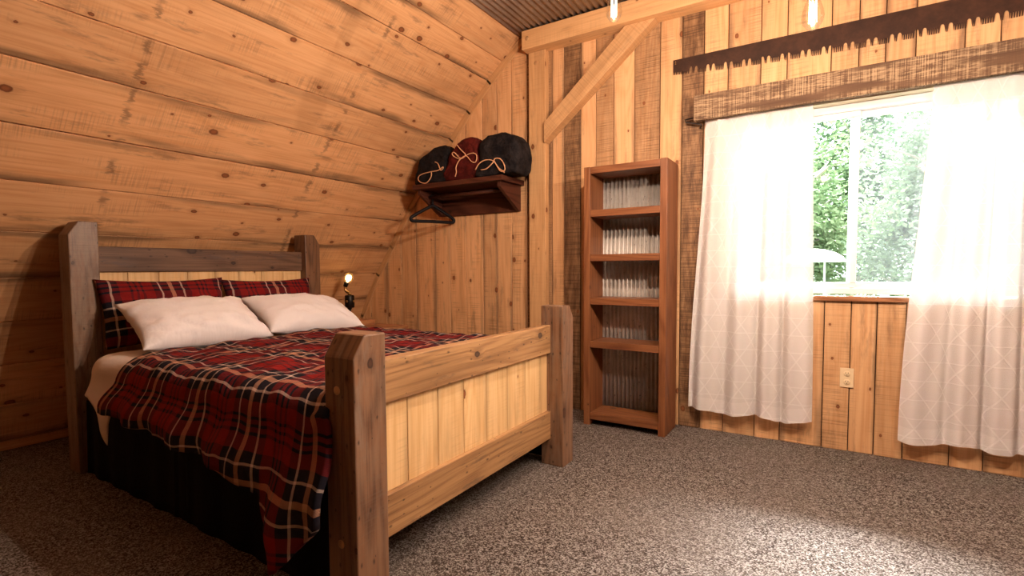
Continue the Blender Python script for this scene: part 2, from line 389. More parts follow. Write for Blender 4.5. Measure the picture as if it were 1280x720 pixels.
def m_leaf(name, c1, c2):
    n = NT(name); c = n.mix(n.attr('val'), c1, c2)
    d = n.n('ShaderNodeBsdfDiffuse'); n.link(c, d.inputs[0]); t = n.n('ShaderNodeBsdfTranslucent'); n.link(c, t.inputs[0])
    m = n.n('ShaderNodeMixShader'); m.inputs[0].default_value = .05; n.link(d.outputs[0], m.inputs[1]); n.link(t.outputs[0], m.inputs[2]); return n.done(m.outputs[0])
LEAF = [m_leaf('leaf_green', (.06, .115, .05), (.21, .27, .15)), m_leaf('leaf_pale', (.13, .18, .12), (.29, .335, .25)), m_leaf('leaf_deep', (.04, .08, .04), (.15, .21, .12))]
BARK = simple('bark', (.34, .30, .26), .9)
GRASS = simple('lawn', (.035, .06, .02), .9)
WHITEF = simple('white_canvas', (.92, .92, .92), .8)

# ------------------------------------------------------------------ camera (fitted to the photograph)
F, CY, YAW, PIT, ROL, H = 634.8657, 369.5263, .5585, .0523, -.0057, 1.1
c, s_ = math.cos(YAW), math.sin(YAW); cp, sp = math.cos(PIT), math.sin(PIT)
Fv = Vector((-s_*cp, c*cp, -sp)); Rv = Vector((c, s_, 0)); Uv = Vector((-s_*sp, c*sp, cp))
cr, sr = math.cos(ROL), math.sin(ROL)
R2 = cr*Rv+sr*Uv; U2 = cr*Uv-sr*Rv
cam = bpy.data.cameras.new('camera'); co = bpy.data.objects.new('camera', cam); COL.objects.link(co)
cam.sensor_width = 36; cam.lens = 36*F/1280; cam.shift_y = (CY-360)/1280; cam.clip_start = .02
Mx = Matrix((R2, U2, -Fv)).transposed().to_4x4(); Mx.translation = Vector((0, 0, H)); co.matrix_world = Mx
scene.camera = co

# ------------------------------------------------------------------ room shell
YW = 3.596; YB = -2.6; XC = .16
SEAM = [0, .065, .302, .552, .815, 1.066, 1.312, 1.556, 1.798, 2.045, 2.247, 2.466, 2.675, 2.80, 2.96]
PROF = [(-4.27, 0), (-4.20, .24), (-4.07, .643), (-3.828, 1.062), (-3.63, 1.33), (-3.394, 1.68), (-3.05, 2.065), (-2.875, 2.25), (-2.685, 2.462), (-2.468, 2.675), (-2.13, 2.955)]
def arch_x(z):
    return interp([(b, a) for a, b in PROF], z)
def arch_z(x):
    return interp(PROF, x)
def arch_wall(name, mirror):
    mb = MB(); S = -1 if mirror else 1; ox = 2*XC if mirror else 0
    def P(x): return ox+S*x
    for z0, z1 in zip(SEAM, SEAM[1:]):
        a = Vector((P(arch_x(z0)), 0, z0)); b = Vector((P(arch_x(z1)), 0, z1))
        vv = (b-a); L = vv.length; vv.normalize()
        nn = Vector((vv.z, 0, -vv.x)) if not mirror else Vector((-vv.z, 0, vv.x))
        M = Matrix((Vector((0, 1, 0)), vv, nn)).transposed().to_4x4(); M.translation = a
        j = random.uniform(-.003, .001); g = .005 if abs(z0-1.798) > .01 else .012
        tn = random.choice([0, 0, 0, .03, .08]); vl = random.uniform(.90, 1.10)
        mb.box((YB, g*.5, -.022), (YW, L-g*.25, j), 'x', tn, vl, M)
        mb.box((YB, -.01, -.04), (YW, L+.01, -.024), 'x', 1, .15, M)
    return struct(mb.build(name, PINE_L, bevel=.003, seg=1))
arch_wall('wall_left', False); arch_wall('wall_right', True)

fl = MB(); fl.box((-4.5, YB-.1, -.1), (4.9, YW+.1, 0), 'x'); struct(fl.build('floor', CARPET))

# ceiling: corrugated sheet, ribs run along y
def corr(mb, x0, x1, pitch, amp, fn, n=8):
    k = int((x1-x0)/pitch*n)
    mb.grid(k, 1, lambda a, b: fn(lerp(x0, x1, a), amp*math.sin(2*math.pi*lerp(x0, x1, a)/pitch), b))
cl = MB(); corr(cl, -2.2, 2.52, .046, .008, lambda x, d, b: ((x, lerp(YB, YW, b), 2.945+d), (x, b)))
struct(cl.build('ceiling', ROOFM, solid=.002))

# gable wall, vertical boards with a window cut
WX0, WX1, WZ0, WZ1 = -.60, .92, .90, 2.09
SX = [-4.45, -4.2, -3.93, -3.705, -3.50, -3.315, -3.069, -2.901, -2.72, -2.539, -2.39, -2.245, -2.10, -1.87, -1.765, -1.624, -1.501, -1.364, -1.208, -1.026,
      -.877, -.736, -.587, -.395, -.249, -.02, .115, .24, .375, .58, .72, .92, 1.08, 1.27, 1.43, 1.62, 1.8, 1.98, 2.2, 2.4, 2.6, 2.78, 3.0, 3.2, 3.4, 3.6, 3.8, 4.0, 4.2, 4.4, 4.75]
TONE = {-1.765: .45, -1.624: .75, -1.501: .0, -1.364: .35, -1.208: .05, -1.026: .5, -.877: .05, -.736: .0}
TONE = {(-1.765): .05, (-1.624): .0}
TN = [0]*len(SX)
def settone(x, t): TN[min(range(len(SX)), key=lambda i: abs(SX[i]-x))] = t
for x, t in [(-1.765, .08), (-1.624, 0)]: settone(x, t)
for x, t in [(-2.10, .6), (-1.87, .05), (-1.765, .95), (-1.624, .03), (-1.501, .4), (-1.364, .04), (-1.208, .62), (-1.026, .03), (-.877, 1.), (-.736, .04),
             (-.587, .22), (-.395, .06), (-.249, .04), (-.02, .18), (.115, .05), (.24, .22), (.375, .3), (.58, .05), (.72, .15), (-3.50, .0), (-3.705, .12), (-3.315, .06), (-2.539, .08)]:
    settone(x, t)
gw = MB()
def topz(x):
    xx = x if x < XC else 2*XC-x
    return min(2.99, arch_z(xx)+.03) if xx < -2.13 else 2.99
for i, (x0, x1) in enumerate(zip(SX, SX[1:])):
    tn = TN[i]; vl = random.uniform(.88, 1.10); off = (random.random()*30, random.random()*30); j = random.uniform(-.002, .002)
    g = .0024
    def piece(za0, za1, zb, tn=tn, o=None):
        gw.prism([(x0+g, zb), (x1-g, zb), (x1-g, za1), (x0+g, za0)], 'y', YW+j, YW+.022, 'z', tn, vl, None, o or off)
    za0, za1 = topz(x0), topz(x1)
    if za0 < .05 and za1 < .05: continue
    za0 = max(za0, .02); za1 = max(za1, .02)
    if x0 >= WX0-.02 and x1 <= WX1+.02:
        piece(WZ0, WZ0, 0); piece(za0, za1, WZ1, TN[i]*.8)
    elif -2.5 < x0 < -2.3 or -.45 < x0 < -.3:
        zj = 2.12 if x0 < -1 else 2.66
        piece(zj-.001, zj-.001, 0); piece(za0, za1, zj+.001, o=(random.random()*30, random.random()*30))
    else: piece(za0, za1, 0)
for lo, hi in [((-4.6, YW+.023, 0), (WX0, YW+.12, 3.05)), ((WX1, YW+.023, 0), (4.95, YW+.12, 3.05)), ((WX0, YW+.023, 0), (WX1, YW+.12, WZ0-.005)), ((WX0, YW+.023, WZ1+.005), (WX1, YW+.12, 3.05))]:
    gw.box(lo, hi, 'z', 1, .15)
struct(gw.build('wall_back', PINE, bevel=.003, seg=1))
# the wall behind the camera
bw = MB(); x = -4.45
while x < 4.75:
    w = random.uniform(.15, .22); bw.box((x+.0015, YB-.022, 0), (x+w-.0015, YB, min(2.99, max(topz(x), topz(x+w)))), 'z', random.choice([0, 0, .1, .3]), random.uniform(.93, 1.05)); x += w
bw.box((-4.6, YB-.12, 0), (4.95, YB-.024, 3.05), 'z', 1, .15)
struct(bw.build('wall_front', PINE, bevel=.002, seg=1))
# corner batten along the arch
tb = MB()
for (xa, za), (xb, zb) in zip(PROF, PROF[1:]):
    a = Vector((xa, 0, za)); b = Vector((xb, 0, zb)); vv = b-a; L = vv.length; vv.normalize(); nn = Vector((vv.z, 0, -vv.x))
    M = Matrix((Vector((0, -1, 0)), vv, nn)).transposed().to_4x4(); M.translation = Vector((xa, YW-.001, za))
    tb.box((0, -.004, -.004), (.020, L+.008, .050), 'y', .05, .9, M, off=(3.3, 8.1))
struct(tb.build('trim_1', BEAMW))

# ------------------------------------------------------------------ timber: beam, post, brace
def peg(parent, loc, axis, r=.013):
    M = Matrix.Translation(loc) @ {'-y': Matrix.Rotation(R(90), 4, 'X'), 'x': Matrix.Rotation(R(90), 4, 'Y')}[axis]
    mb = MB(); mb.lathe([(r, -.01), (r, .002), (r*.8, .004), (0, .0045)], 16, M); return mb.build('peg', PEG, parent)
bm = thing('ceiling_beam', 'long pale pine beam along the top of the gable wall under the corrugated ceiling', 'beam', (.2, 3.52, 2.79))
mb = MB(); mb.box((-2.06, 3.456, 2.79), (2.38, YW-.003, 2.932), 'x', .03, 1.05); mb.build('beam_timber', BEAMW, bm, bevel=.004)
peg(bm, (-2.012, 3.456, 2.868), '-y', .016)
po = thing('wall_post', 'upright square pine post on the gable wall at the foot of the diagonal brace', 'post', (-1.97, 3.55, 0))
mb = MB(); mb.box((-2.042, 3.532, 0.001), (-1.895, YW-.003, 2.789), 'z', .06, .9); mb.build('post_timber', BEAMW, po, bevel=.004)
peg(po, (-1.975, 3.532, 2.70), '-y', .016)
br = thing('diagonal_brace', 'diagonal pine brace running from the wall post up to the ceiling beam', 'brace', (-1.5, 3.53, 2.1))
cb, sb = .7506, .6608
MBR = Matrix(((cb, 0, -sb, -1.893), (0, 1, 0, 0), (sb, 0, cb, 2.222), (0, 0, 0, 1)))
mb = MB(); mb.prism([((x+1.893)*cb+(z-2.222)*sb, -(x+1.893)*sb+(z-2.222)*cb) for x, z in [(-1.893, 2.222), (-1.249, 2.789), (-1.035, 2.789), (-1.893, 2.075)]], 'y', 3.50, YW-.003, 'x', .3, 1., MBR); mb.build('brace_timber', BEAMW, br, bevel=.004)

# ------------------------------------------------------------------ window
win = bpy.data.objects.new('window_1', None); COL.objects.link(win); win.location = (XC, 3.65, WZ0); win['kind'] = 'structure'
win['label'] = 'white vinyl sliding window looking out on green trees'; win['category'] = 'window'
# lining boards of the opening
mb = MB(); e = .001
mb.box((WX0+e, YW-.001, WZ1-.02), (WX1-e, 3.75, WZ1-e), 'x'); mb.box((WX0+e, YW-.001, WZ0+.03), (WX0+.018, 3.75, WZ1-.021), 'z'); mb.box((WX1-.018, YW-.001, WZ0+.03), (WX1-e, 3.75, WZ1-.021), 'z')
mb.build('window_lining', PALEW, win)
mb = MB(); fy0, fy1 = 3.665, 3.735; fx0, fx1 = WX0+.019, WX1-.019; fz0, fz1 = .938, WZ1-.021
mb.box((fx0, fy0, fz1-.045), (fx1, fy1, fz1), 'x'); mb.box((fx0, fy0, fz0), (fx1, fy1, fz0+.035), 'x')
mb.box((fx0, fy0, fz0+.036), (fx0+.045, fy1, fz1-.046), 'z'); mb.box((fx1-.045, fy0, fz0+.036), (fx1, fy1, fz1-.046), 'z')
mb.build('window_frame', VINYL, win, bevel=.003)
def sash(x0, x1, y, gl, fw):
    mb = MB(); z0, z1 = fz0+.036, fz1-.046
    mb.box((x0, y, z0), (x1, y+.026, z0+fw), 'x'); mb.box((x0, y, z1-fw), (x1, y+.026, z1), 'x')
    mb.box((x0, y, z0+fw), (x0+fw, y+.026, z1-fw), 'z'); mb.box((x1-fw, y, z0+fw), (x1, y+.026, z1-fw), 'z')
    o = mb.build('sash', VINYL, win, bevel=.003)
    mb = MB(); mb.box((x0+fw-.004, y+.011, z0+fw-.004), (x1-fw+.004, y+.015, z1-fw+.004), 'x'); p = mb.build('pane', gl, o); return o
sash(fx0+.046, .135, 3.672, GLASS, .032)
sash(.087, fx1-.046, 3.701, GLASSH, .036)
mb = MB(); mb.box((WX0-.03, YW-.028, WZ0), (WX1+.03, 3.66, WZ0+.030), 'x', .1); mb.build('window_sill', SILLW, win, bevel=.004)

# ------------------------------------------------------------------ valance, rod, curtains
va = thing('window_valance', 'rough weathered plank valance with scraped paint across the window top', 'valance', (XC, 3.5, 2.05))
mb = MB(); mb.box((-.771, 3.462, 2.052), (1.10, 3.50, 2.211), 'x', .3, 1.); mb.build('valance_board', VALW, va, bevel=.004)
for x0 in (-.768, 1.062):
    mb = MB(); mb.box((x0, 3.501, 2.06), (x0+.035, YW-.003, 2.2), 'y', .3, .9); mb.build('valance_return', VALW, va, bevel=.003)
rd = thing('curtain_rod', 'thin dark curtain rod tucked behind the plank valance', 'curtain rod', (XC, 3.545, 2.1))
mb = MB(); mb.tube([(-.75, YW-.003, 2.035), (-.75, 3.57, 2.03), (-.735, 3.545, 2.04), (-.72, 3.543, 2.10), (1.02, 3.543, 2.10), (1.045, 3.545, 2.04), (1.055, 3.57, 2.03), (1.055, YW-.003, 2.035)], .0055, 8, 4); mb.build('rod', RODM, rd)

def curtain(name, label, xt0, xt1, xb0, xb1, ztop, zbot, ph, nf):
    o = thing(name, label, 'curtain', ((xt0+xt1)/2, 3.543, zbot), 'sheer white curtains at the window')
    ww = 1.35*(xt1-xt0)
    def fn(a, b):
        z = lerp(ztop, zbot, b)
        x = lerp(lerp(xt0, xt1, a), lerp(xb0, xb1, a), sstep(0, 1, b)**.9)
        amp = lerp(.008, .027, sstep(.0, .35, b))
        th = 2*math.pi*nf*(a+.03*math.sin(2*math.pi*a*1.3+ph))+ph
        w = math.sin(th)+.35*math.sin(2.1*th+1.+b*1.2)
        y = 3.540-.012*b+amp*w*.8-.012*b
        x += amp*.35*math.cos(th)
        z += .012*b*math.sin(th*.5+ph)+ .01*b*noise.noise((a*4+ph, b*2, 0))
        y += .006*noise.noise((a*9, b*5, ph))
        return (x, min(y, 3.585), z), (a*ww, z)
    mb = MB(); mb.grid(150, 60, lambda a, b: fn(a, b*.955)); mb.build('curtain_panel', CURT, o)
    mb = MB(); mb.grid(150, 3, lambda a, b: (Vector(fn(a, .955+b*.045)[0]), fn(a, .955+b*.045)[1]), tone=.6); mb.build('curtain_hem', CURT, o)
    return o
curtain('sheer_curtain', 'sheer white curtain on the bookcase side of the window', -.715, -.105, -.80, -.075, 2.115, .150, .6, 4.0)
curtain('sheer_curtain', 'sheer white curtain on the side of the window away from the bookcase', .452, 1.03, .355, 1.10, 2.115, .135, 2.2, 4.3)

# ------------------------------------------------------------------ crosscut saw
sw = thing('crosscut_saw', 'long rusty brown crosscut saw blade with teeth hung above the window', 'saw', (.4, 3.575, 2.35))
def zb(x): return 2.352+.064*((x-.40)/1.336)**2
pts = [(-.936, 2.513), (1.736, 2.513)]; low = []
x = -.936
def tooth(x, w, dpt): low.extend([(x, zb(x)), (x+w*.30, zb(x)+dpt), (x+w*.52, zb(x)+dpt), (x+w*.62, zb(x+w))])
def gullet(x, w, dpt):
    low.append((x, zb(x)))
    for k in range(7):
        a = math.pi*(k/6); low.append((x+w*.5-w*.36*math.cos(a), zb(x)+dpt*.62+dpt*.38*math.sin(a)))
for k in range(9): tooth(x, .0115, .018); x += .0115
while x < 1.60:
    gullet(x, .026, .044); x += .026
    tooth(x, .0085, .020); x += .0085
    gullet(x, .026, .044); x += .025
    for k in range(5): tooth(x, .0098, .028); x += .0098
while x < 1.72: tooth(x, .0115, .018); x += .0115
low.append((1.736, zb(1.736)))
mb = MB(); mb.prism([pts[0]]+[pts[1]]+low[::-1], 'y', 3.588, 3.5925, 'x'); mb.build('blade', STEEL, sw)
mb = MB()
for z in (2.498, 2.485): mb.lathe([(.004, -.002), (.004, .0015), (0, .002)], 10, Matrix.Translation((-.92, 3.588, z)) @ Matrix.Rotation(R(90), 4, 'X'))
mb.build('rivet', BRASS, sw)

# ------------------------------------------------------------------ outlet
ot = thing('wall_outlet', 'ivory double wall outlet on the boards below the window', 'outlet', (.101, YW, .443))
mb = MB(); mb.box((.067, YW-.009, .385), (.136, YW-.001, .501)); mb.build('cover_plate', IVORY, ot, bevel=.003)
for zc in (.468, .418):
    mb = MB(); mb.lathe([(.0165, 0), (.0165, .0035), (.015, .0045), (0, .0045)], 20, Matrix.Translation((.1015, YW-.0085, zc)) @ Matrix.Rotation(R(90), 4, 'X')); rc = mb.build('socket', IVORY, ot)
    mb = MB()
    for dx in (-.006, .006): mb.box((.1015+dx-.0012, YW-.0140, zc), (.1015+dx+.0012, YW-.0128, zc+.008))
    mb.lathe([(.0026, 0), (.0026, .001), (0, .001)], 10, Matrix.Translation((.1015, YW-.013, zc-.007)) @ Matrix.Rotation(R(90), 4, 'X')); mb.build('slot', SLOT, rc)

# ------------------------------------------------------------------ bookcase
bx0, bx1, by0, by1, bh = -1.456, -.884, 3.277, 3.548, 1.80
bc = thing('bookcase', 'tall empty brown wooden bookcase with a corrugated metal back', 'bookcase', ((bx0+bx1)/2, (by0+by1)/2, 0))
for x0, x1 in ((bx0, bx0+.045), (bx1-.045, bx1)):
    mb = MB(); mb.box((x0, by0, 0), (x1, by1, bh if x0 > -1 else bh-.003), 'z', 0, 1.); mb.build('side_panel', SHELFW, bc, bevel=.003)
mb = MB(); mb.box((bx0+.046, by0+.002, bh-.05), (bx1-.046, by1-.02, bh-.004), 'x'); mb.build('top_panel', SHELFW, bc, bevel=.003)
for zt in (1.503, 1.198, .897, .595, .088):
    mb = MB(); mb.box((bx0+.046, by0+.004, zt-.047), (bx1-.046, by1-.03, zt), 'x', 0, random.uniform(.92, 1.05)); mb.build('shelf', SHELFW, bc, bevel=.003)
mb = MB(); corr(mb, bx0+.046, bx1-.046, .0305, .0065, lambda x, d, b: ((x, by1-.017+d*1.9, lerp(.04, bh-.01, b)), (x, b)), 10); mb.build('back_panel', GALV, bc, solid=.001)

# ------------------------------------------------------------------ wall shelf, hanger, throws
ws = thing('coat_shelf', 'dark stained wall shelf with a hanging rail below it', 'shelf', (-2.57, YW, 1.775))
sx0, sx1, sy0 = -3.03, -2.12, 3.256
mb = MB(); mb.box((sx0, sy0, 1.776), (sx1, YW-.003, 1.816), 'x'); mb.build('shelf_board', DARKW, ws, bevel=.003)
for x0 in (sx0+.035, sx1-.062):
    mb = MB(); mb.prism([(sy0+.03, 1.775), (YW-.003, 1.775), (YW-.003, 1.572), (YW-.03, 1.572), (sy0+.03, 1.735)], 'x', x0, x0+.028, 'y'); mb.build('bracket', DARKW, ws, bevel=.002)
mb = MB(); mb.box((sx0+.064, YW-.024, 1.572), (sx1-.063, YW-.003, 1.775), 'x'); mb.build('back_board', DARKW, ws, bevel=.002)
mb = MB(); mb.tube([(sx0+.060, 3.40, 1.725), (sx1-.06, 3.40, 1.725)], .014, 12); mb.build('rail', DARKW, ws)
hg = thing('clothes_hanger', 'black plastic clothes hanger on the rail of the dark wall shelf', 'hanger', (-2.93, 3.40, 1.725))
dv = Vector((.47, .883, 0)); C0 = Vector((-2.93, 3.40, 0))
def hp(a, z): return C0+dv*a+Vector((0, 0, z))
mb = MB(); sh = [(-.012, 1.648), (-.10, 1.60), (-.175, 1.556), (-.197, 1.535), (-.19, 1.517), (-.16, 1.513), (0, 1.515), (.16, 1.513), (.19, 1.517), (.197, 1.535), (.175, 1.556), (.10, 1.60), (.012, 1.648)]
mb.tube([hp(*p) for p in sh], .0145, 8, 3, closed=True)
mb.build('hanger_body', BLACKP, hg)
mb = MB(); mb.tube([hp(0, 1.645), hp(0, 1.70)], .010, 8); mb.tube([hp(0, 1.70)]+[C0+Vector((0, .021*math.cos(a), 1.7255+.021*math.sin(a))) for a in [R(x) for x in (-80, -40, 0, 45, 90, 135, 170)]], .005, 8, 3); mb.build('hook', BLACKP, hg)

def throw(name, label, mat, outline, y0, y1, seed, bows):
    o = thing(name, label, 'throw blanket', (sum(p[0] for p in outline)/len(outline), (y0+y1)/2, 1.816), 'rolled plush throws on the dark wall shelf')
    P = catmull([Vector((x, 0, z)) for x, z in outline], 6, True); n = len(P); cen = sum(P, Vector())/n
    prof = [(0, .02), (.004, .35), (.012, .62), (.03, .82), (.06, .93), (.11, .985), (.2, 1), (.4, 1), (.6, 1), (.8, 1), (.9, .96), (.97, .8), (1, .02)]
    zmin = min(z for x, z in outline)
    def fn(a, b):
        i = int(round(a*(len(prof)-1)*3)); q = i/3; k = min(int(q), len(prof)-2); f = q-k
        yy = lerp(prof[k][0], prof[k+1][0], f); sc = lerp(prof[k][1], prof[k+1][1], f)
        p = P[int(round(b*n)) % n]
        ang = math.atan2(p.z-cen.z, p.x-cen.x)
        crease = 1-.03*abs(math.sin(ang*3.1+seed+yy*2))-.05*noise.noise((p.x*9, yy*4, p.z*9+seed))-.03*noise.noise((p.x*24, yy*9, p.z*24+seed))
        q3 = cen+(p-cen)*sc*crease
        y = lerp(y0, y1, yy)+.014*noise.noise((q3.x*14+seed, 0, q3.z*14))+.008*noise.noise((q3.x*34+seed, 0, q3.z*30))*(1 if a < .5 else 0)
        return (q3.x, y, max(q3.z, zmin)), (a, b)
    mb = MB(); mb.grid((len(prof)-1)*3, n, fn, closed_v=True, flip=False); mb.build('blanket_roll', mat, o)
    mb = MB()
    for bw_ in bows: mb.tube([(x, y0-.006-.004*math.sin(i*1.3), z) for i, (x, z) in enumerate(bw_)], .0042, 6, 4)
    mb.build('drawstring', CORD, o)
    return o
throw('rolled_throw', 'charcoal rolled plush throw leaning on the sloped wall, first on the shelf', FURG,
      [(-3.025, 1.818), (-3.015, 1.949), (-2.95, 2.042), (-2.834, 2.107), (-2.70, 2.122), (-2.66, 2.06), (-2.68, 1.93), (-2.70, 1.818)], 3.27, 3.55, 1.,
      [[(-2.781, 1.985), (-2.748, 1.969), (-2.732, 1.935), (-2.724, 1.912), (-2.70, 1.924), (-2.70, 1.934), (-2.749, 1.912), (-2.824, 1.91), (-2.935, 1.9), (-2.971, 1.871), (-2.945, 1.837), (-2.877, 1.822), (-2.828, 1.864), (-2.824, 1.908)]])
throw('rolled_throw', 'dark red rolled plush throw tied with a bow, in the middle of the shelf', FURR,
      [(-2.70, 1.818), (-2.683, 1.94), (-2.631, 2.049), (-2.524, 2.136), (-2.42, 2.152), (-2.36, 2.11), (-2.35, 2.0), (-2.37, 1.818)], 3.265, 3.56, 4.,
      [[(-2.553, 2.099), (-2.507, 2.05), (-2.461, 2.002), (-2.516, 1.978), (-2.578, 2.004), (-2.596, 2.029), (-2.57, 2.034), (-2.515, 1.985), (-2.469, 1.997), (-2.408, 2.01), (-2.358, 1.994), (-2.351, 1.958), (-2.371, 1.934), (-2.409, 1.948), (-2.461, 1.996), (-2.524, 1.967), (-2.556, 1.916), (-2.556, 1.879), (-2.572, 1.844)]])
throw('rolled_throw', 'large black rolled plush throw overhanging the shelf end beside the wall post', FURK,
      [(-2.365, 1.818), (-2.35, 1.952), (-2.335, 2.09), (-2.216, 2.143), (-2.09, 2.128), (-2.02, 2.095), (-1.985, 2.032), (-1.98, 1.90), (-2.00, 1.826), (-2.06, 1.818), (-2.182, 1.818)], 3.25, 3.50, 8.,
      [[(-2.355, 1.873), (-2.32, 1.914), (-2.261, 1.936), (-2.189, 1.922), (-2.133, 1.846), (-2.091, 1.83), (-2.089, 1.822)],
       [(-2.305, 1.867), (-2.247, 1.87), (-2.189, 1.911), (-2.175, 1.938), (-2.132, 1.933), (-2.098, 1.9), (-2.08, 1.852), (-2.098, 1.837), (-2.147, 1.871), (-2.186, 1.928)]])

# ------------------------------------------------------------------ bed frame
XF, XFB, Y0, Y0I, Y1I, Y1 = -1.225, -1.362, 1.045, 1.179, 2.483, 2.613
XH, XHB = -3.423, -3.560
bed = thing('timber_bed', 'heavy rustic timber bed frame with chunky posts at head and foot', 'bed frame', (-2.4, 1.83, 0))
def post(name, x0, x1, y0, y1, h, hc, outer, tone, val):
    poly = [(y0, 0), (y1, 0), (y1, h), (y0, h)]
    if outer == 'lo': poly = [(y0, 0), (y1, 0), (y1, h), (y0+.052, h), (y0+.045, h-.003), (y0+.004, hc+.006), (y0, hc-.002)]
    else: poly = [(y0, 0), (y1, 0), (y1, hc-.002), (y1-.004, hc+.006), (y1-.045, h-.003), (y1-.052, h), (y0, h)]
    mb = MB(); mb.prism(poly, 'x', x0, x1, 'z', tone, val); return mb.build(name, POSTW, bed, bevel=.005)
p1 = post('footboard_post', XFB, XF, Y0, Y0I, .897, .827, 'lo', .25, 1.15)
p2 = post('footboard_post', XFB, XF, Y1I, Y1, .897, .827, 'hi', .3, 1.15)
post('headboard_post', XHB, XH, Y0, Y0I, 1.372, 1.298, 'lo', .6, .95)
post('headboard_post', XHB, XH, Y1I, Y1, 1.372, 1.298, 'hi', .15, .9)
def plug(parent, loc):
    mb = MB(); mb.lathe([(.014, -.01), (.014, .0015), (.011, .004), (0, .005)], 18, Matrix.Translation(loc) @ Matrix.Rotation(R(90), 4, 'X')); mb.build('peg', PEG, parent)
plug(p1, (-1.303, Y0, .722)); plug(p1, (-1.299, Y0, .228))
e = .002
mb = MB(); mb.box((-1.355, Y0I-.02, .632), (-1.303, Y1I+.02, .788), 'y', .0, 1.05); mb.build('footboard_top_rail', RAIL, bed, bevel=.005)
mb = MB(); mb.box((-1.355, Y0I-.02, .150), (-1.303, Y1I+.02, .307), 'y', .0, 1.1); mb.build('footboard_bottom_rail', RAIL, bed, bevel=.005)
mb = MB(); ys = [Y0I-.004, 1.379, 1.553, 1.723, 1.893, 2.071, 2.244, 2.412, Y1I+.004]
for a, b in zip(ys, ys[1:]): mb.box((-1.345, a+.001, .300), (-1.325, b-.001, .640), 'z', random.choice([0, 0, .05]), random.uniform(.95, 1.08))
mb.build('footboard_panel', PINE_B, bed, bevel=.004)
mb = MB(); mb.box((-3.525, Y0I-.02, 1.096), (-3.473, Y1I+.02, 1.241), 'y', .1, 1.); mb.build('headboard_top_rail', HEADW, bed, bevel=.005)
mb = MB(); ys = [Y0I-.004, 1.335, 1.498, 1.663, 1.834, 1.997, 2.162, 2.333, Y1I+.004]
for a, b in zip(ys, ys[1:]): mb.box((-3.510, a+.001, .45), (-3.490, b-.001, 1.11), 'z', random.choice([0, 0, .08]), random.uniform(.95, 1.06))
mb.build('headboard_panel', PINE_B, bed, bevel=.004)
mb = MB(); mb.box((-3.53, Y0I-.02, .30), (-3.478, Y1I+.02, .449), 'y', .1, 1.); mb.build('headboard_bottom_rail', HEADW, bed, bevel=.005)

# ------------------------------------------------------------------ mattress, skirt, sheet, duvet
def rbox(mb, lo, hi, r, n=5):
    x0, y0, z0 = lo; x1, y1, z1 = hi
    def P(a, b):
        u = a*2*math.pi; cx = math.copysign(abs(math.cos(u))**.25, math.cos(u)); cy = math.copysign(abs(math.sin(u))**.25, math.sin(u))
        t = b*math.pi-math.pi/2; k = max(0, math.cos(t))**.2 if abs(t) < math.pi/2-1e-6 else 0; sz = math.copysign(abs(math.sin(t))**.5, math.sin(t))
        return ((x0+x1)/2+(x1-x0)/2*cx*k, (y0+y1)/2+(y1-y0)/2*cy*k, (z0+z1)/2+(z1-z0)/2*sz), (a, b)
    mb.grid(64, 16, P, closed_u=True)
ms = thing('mattress', 'mattress under the plaid duvet on the timber bed frame', 'mattress', (-2.42, 1.83, .4))
mb = MB(); rbox(mb, (-3.455, 1.065, .36), (-1.375, 2.595, .655), .05); mb.build('mattress_body', MATT, ms)
sk = thing('bed_skirt', 'black fabric bed skirt hanging to the carpet below the plaid duvet', 'bed skirt', (-2.4, 1.83, 0))
def skf(a, b):
    per = [(-1.375, 2.56), (-3.41, 2.56), (-3.41, 1.09), (-1.375, 1.09)]
    per = [(-3.41, 1.075), (-1.385, 1.075)] if True else per
    x = lerp(per[0][0], per[1][0], a); w = math.sin(a*60)*.006+.008*noise.noise((a*18, 0, 3))
    if .48 < a < .52: w += .012
    return (x, 1.078+w*(.3+.7*(1-b))+.01*b, lerp(.004, .40, b)), (a*2, b*.4)
mb = MB(); mb.grid(160, 8, skf)
mb.build('skirt_cloth', SKIRT, sk, solid=.004); mb = MB()
mb.grid(160, 8, lambda a, b: ((skf(a, b)[0][0], 3.66-skf(a, b)[0][1], skf(a, b)[0][2]), skf(a, b)[1]), flip=True)
mb.build('skirt_cloth', SKIRT, sk, solid=.004)

TOP = .687
def section(t):
    """cross-bed path: t is arc length (m), 0 at far edge of top. returns y,z"""
    pass
YA, YBn = 2.60, 1.03     # far / near edges where the cloth turns down
def drape(p, drop_near, drop_far, bulge, rr=.10):
    """p in [0,1] along far hem -> near hem; returns (y, z, arc)"""
    L1 = drop_far; L2 = (YA-rr)-(YBn+rr); q = math.pi/2*rr; L3 = drop_near
    tot = L1+q+L2+q+L3; s = p*tot
    if s < L1: return YA, TOP-rr-(L1-s), s
    s -= L1
    if s < q: a = s/rr; return YA-rr+rr*math.cos(a), TOP-rr+rr*math.sin(a), s+L1
    s -= q
    if s < L2: return YA-rr-s, TOP, s+L1+q
    s -= L2
    if s < q: a = s/rr; return YBn+rr-rr*math.sin(a), TOP-rr+rr*math.cos(a), s+L1+q+L2
    s -= q
    f = s/max(L3, 1e-6)
    return YBn-bulge*sstep(0, .8, f), TOP-rr-s, s+L1+q+L2+q
HEM = [(-2.95, .46), (-2.88, .445), (-2.3, .425), (-1.95, .395), (-1.75, .365), (-1.63, .335), (-1.60, .27), (-1.55, .20), (-1.48, .14), (-1.42, .19), (-1.36, .255), (-1.29, .32)]
dv_ = thing('plaid_duvet', 'red black and tan plaid duvet spread over the bed', 'duvet', (-2.2, 1.83, .69))
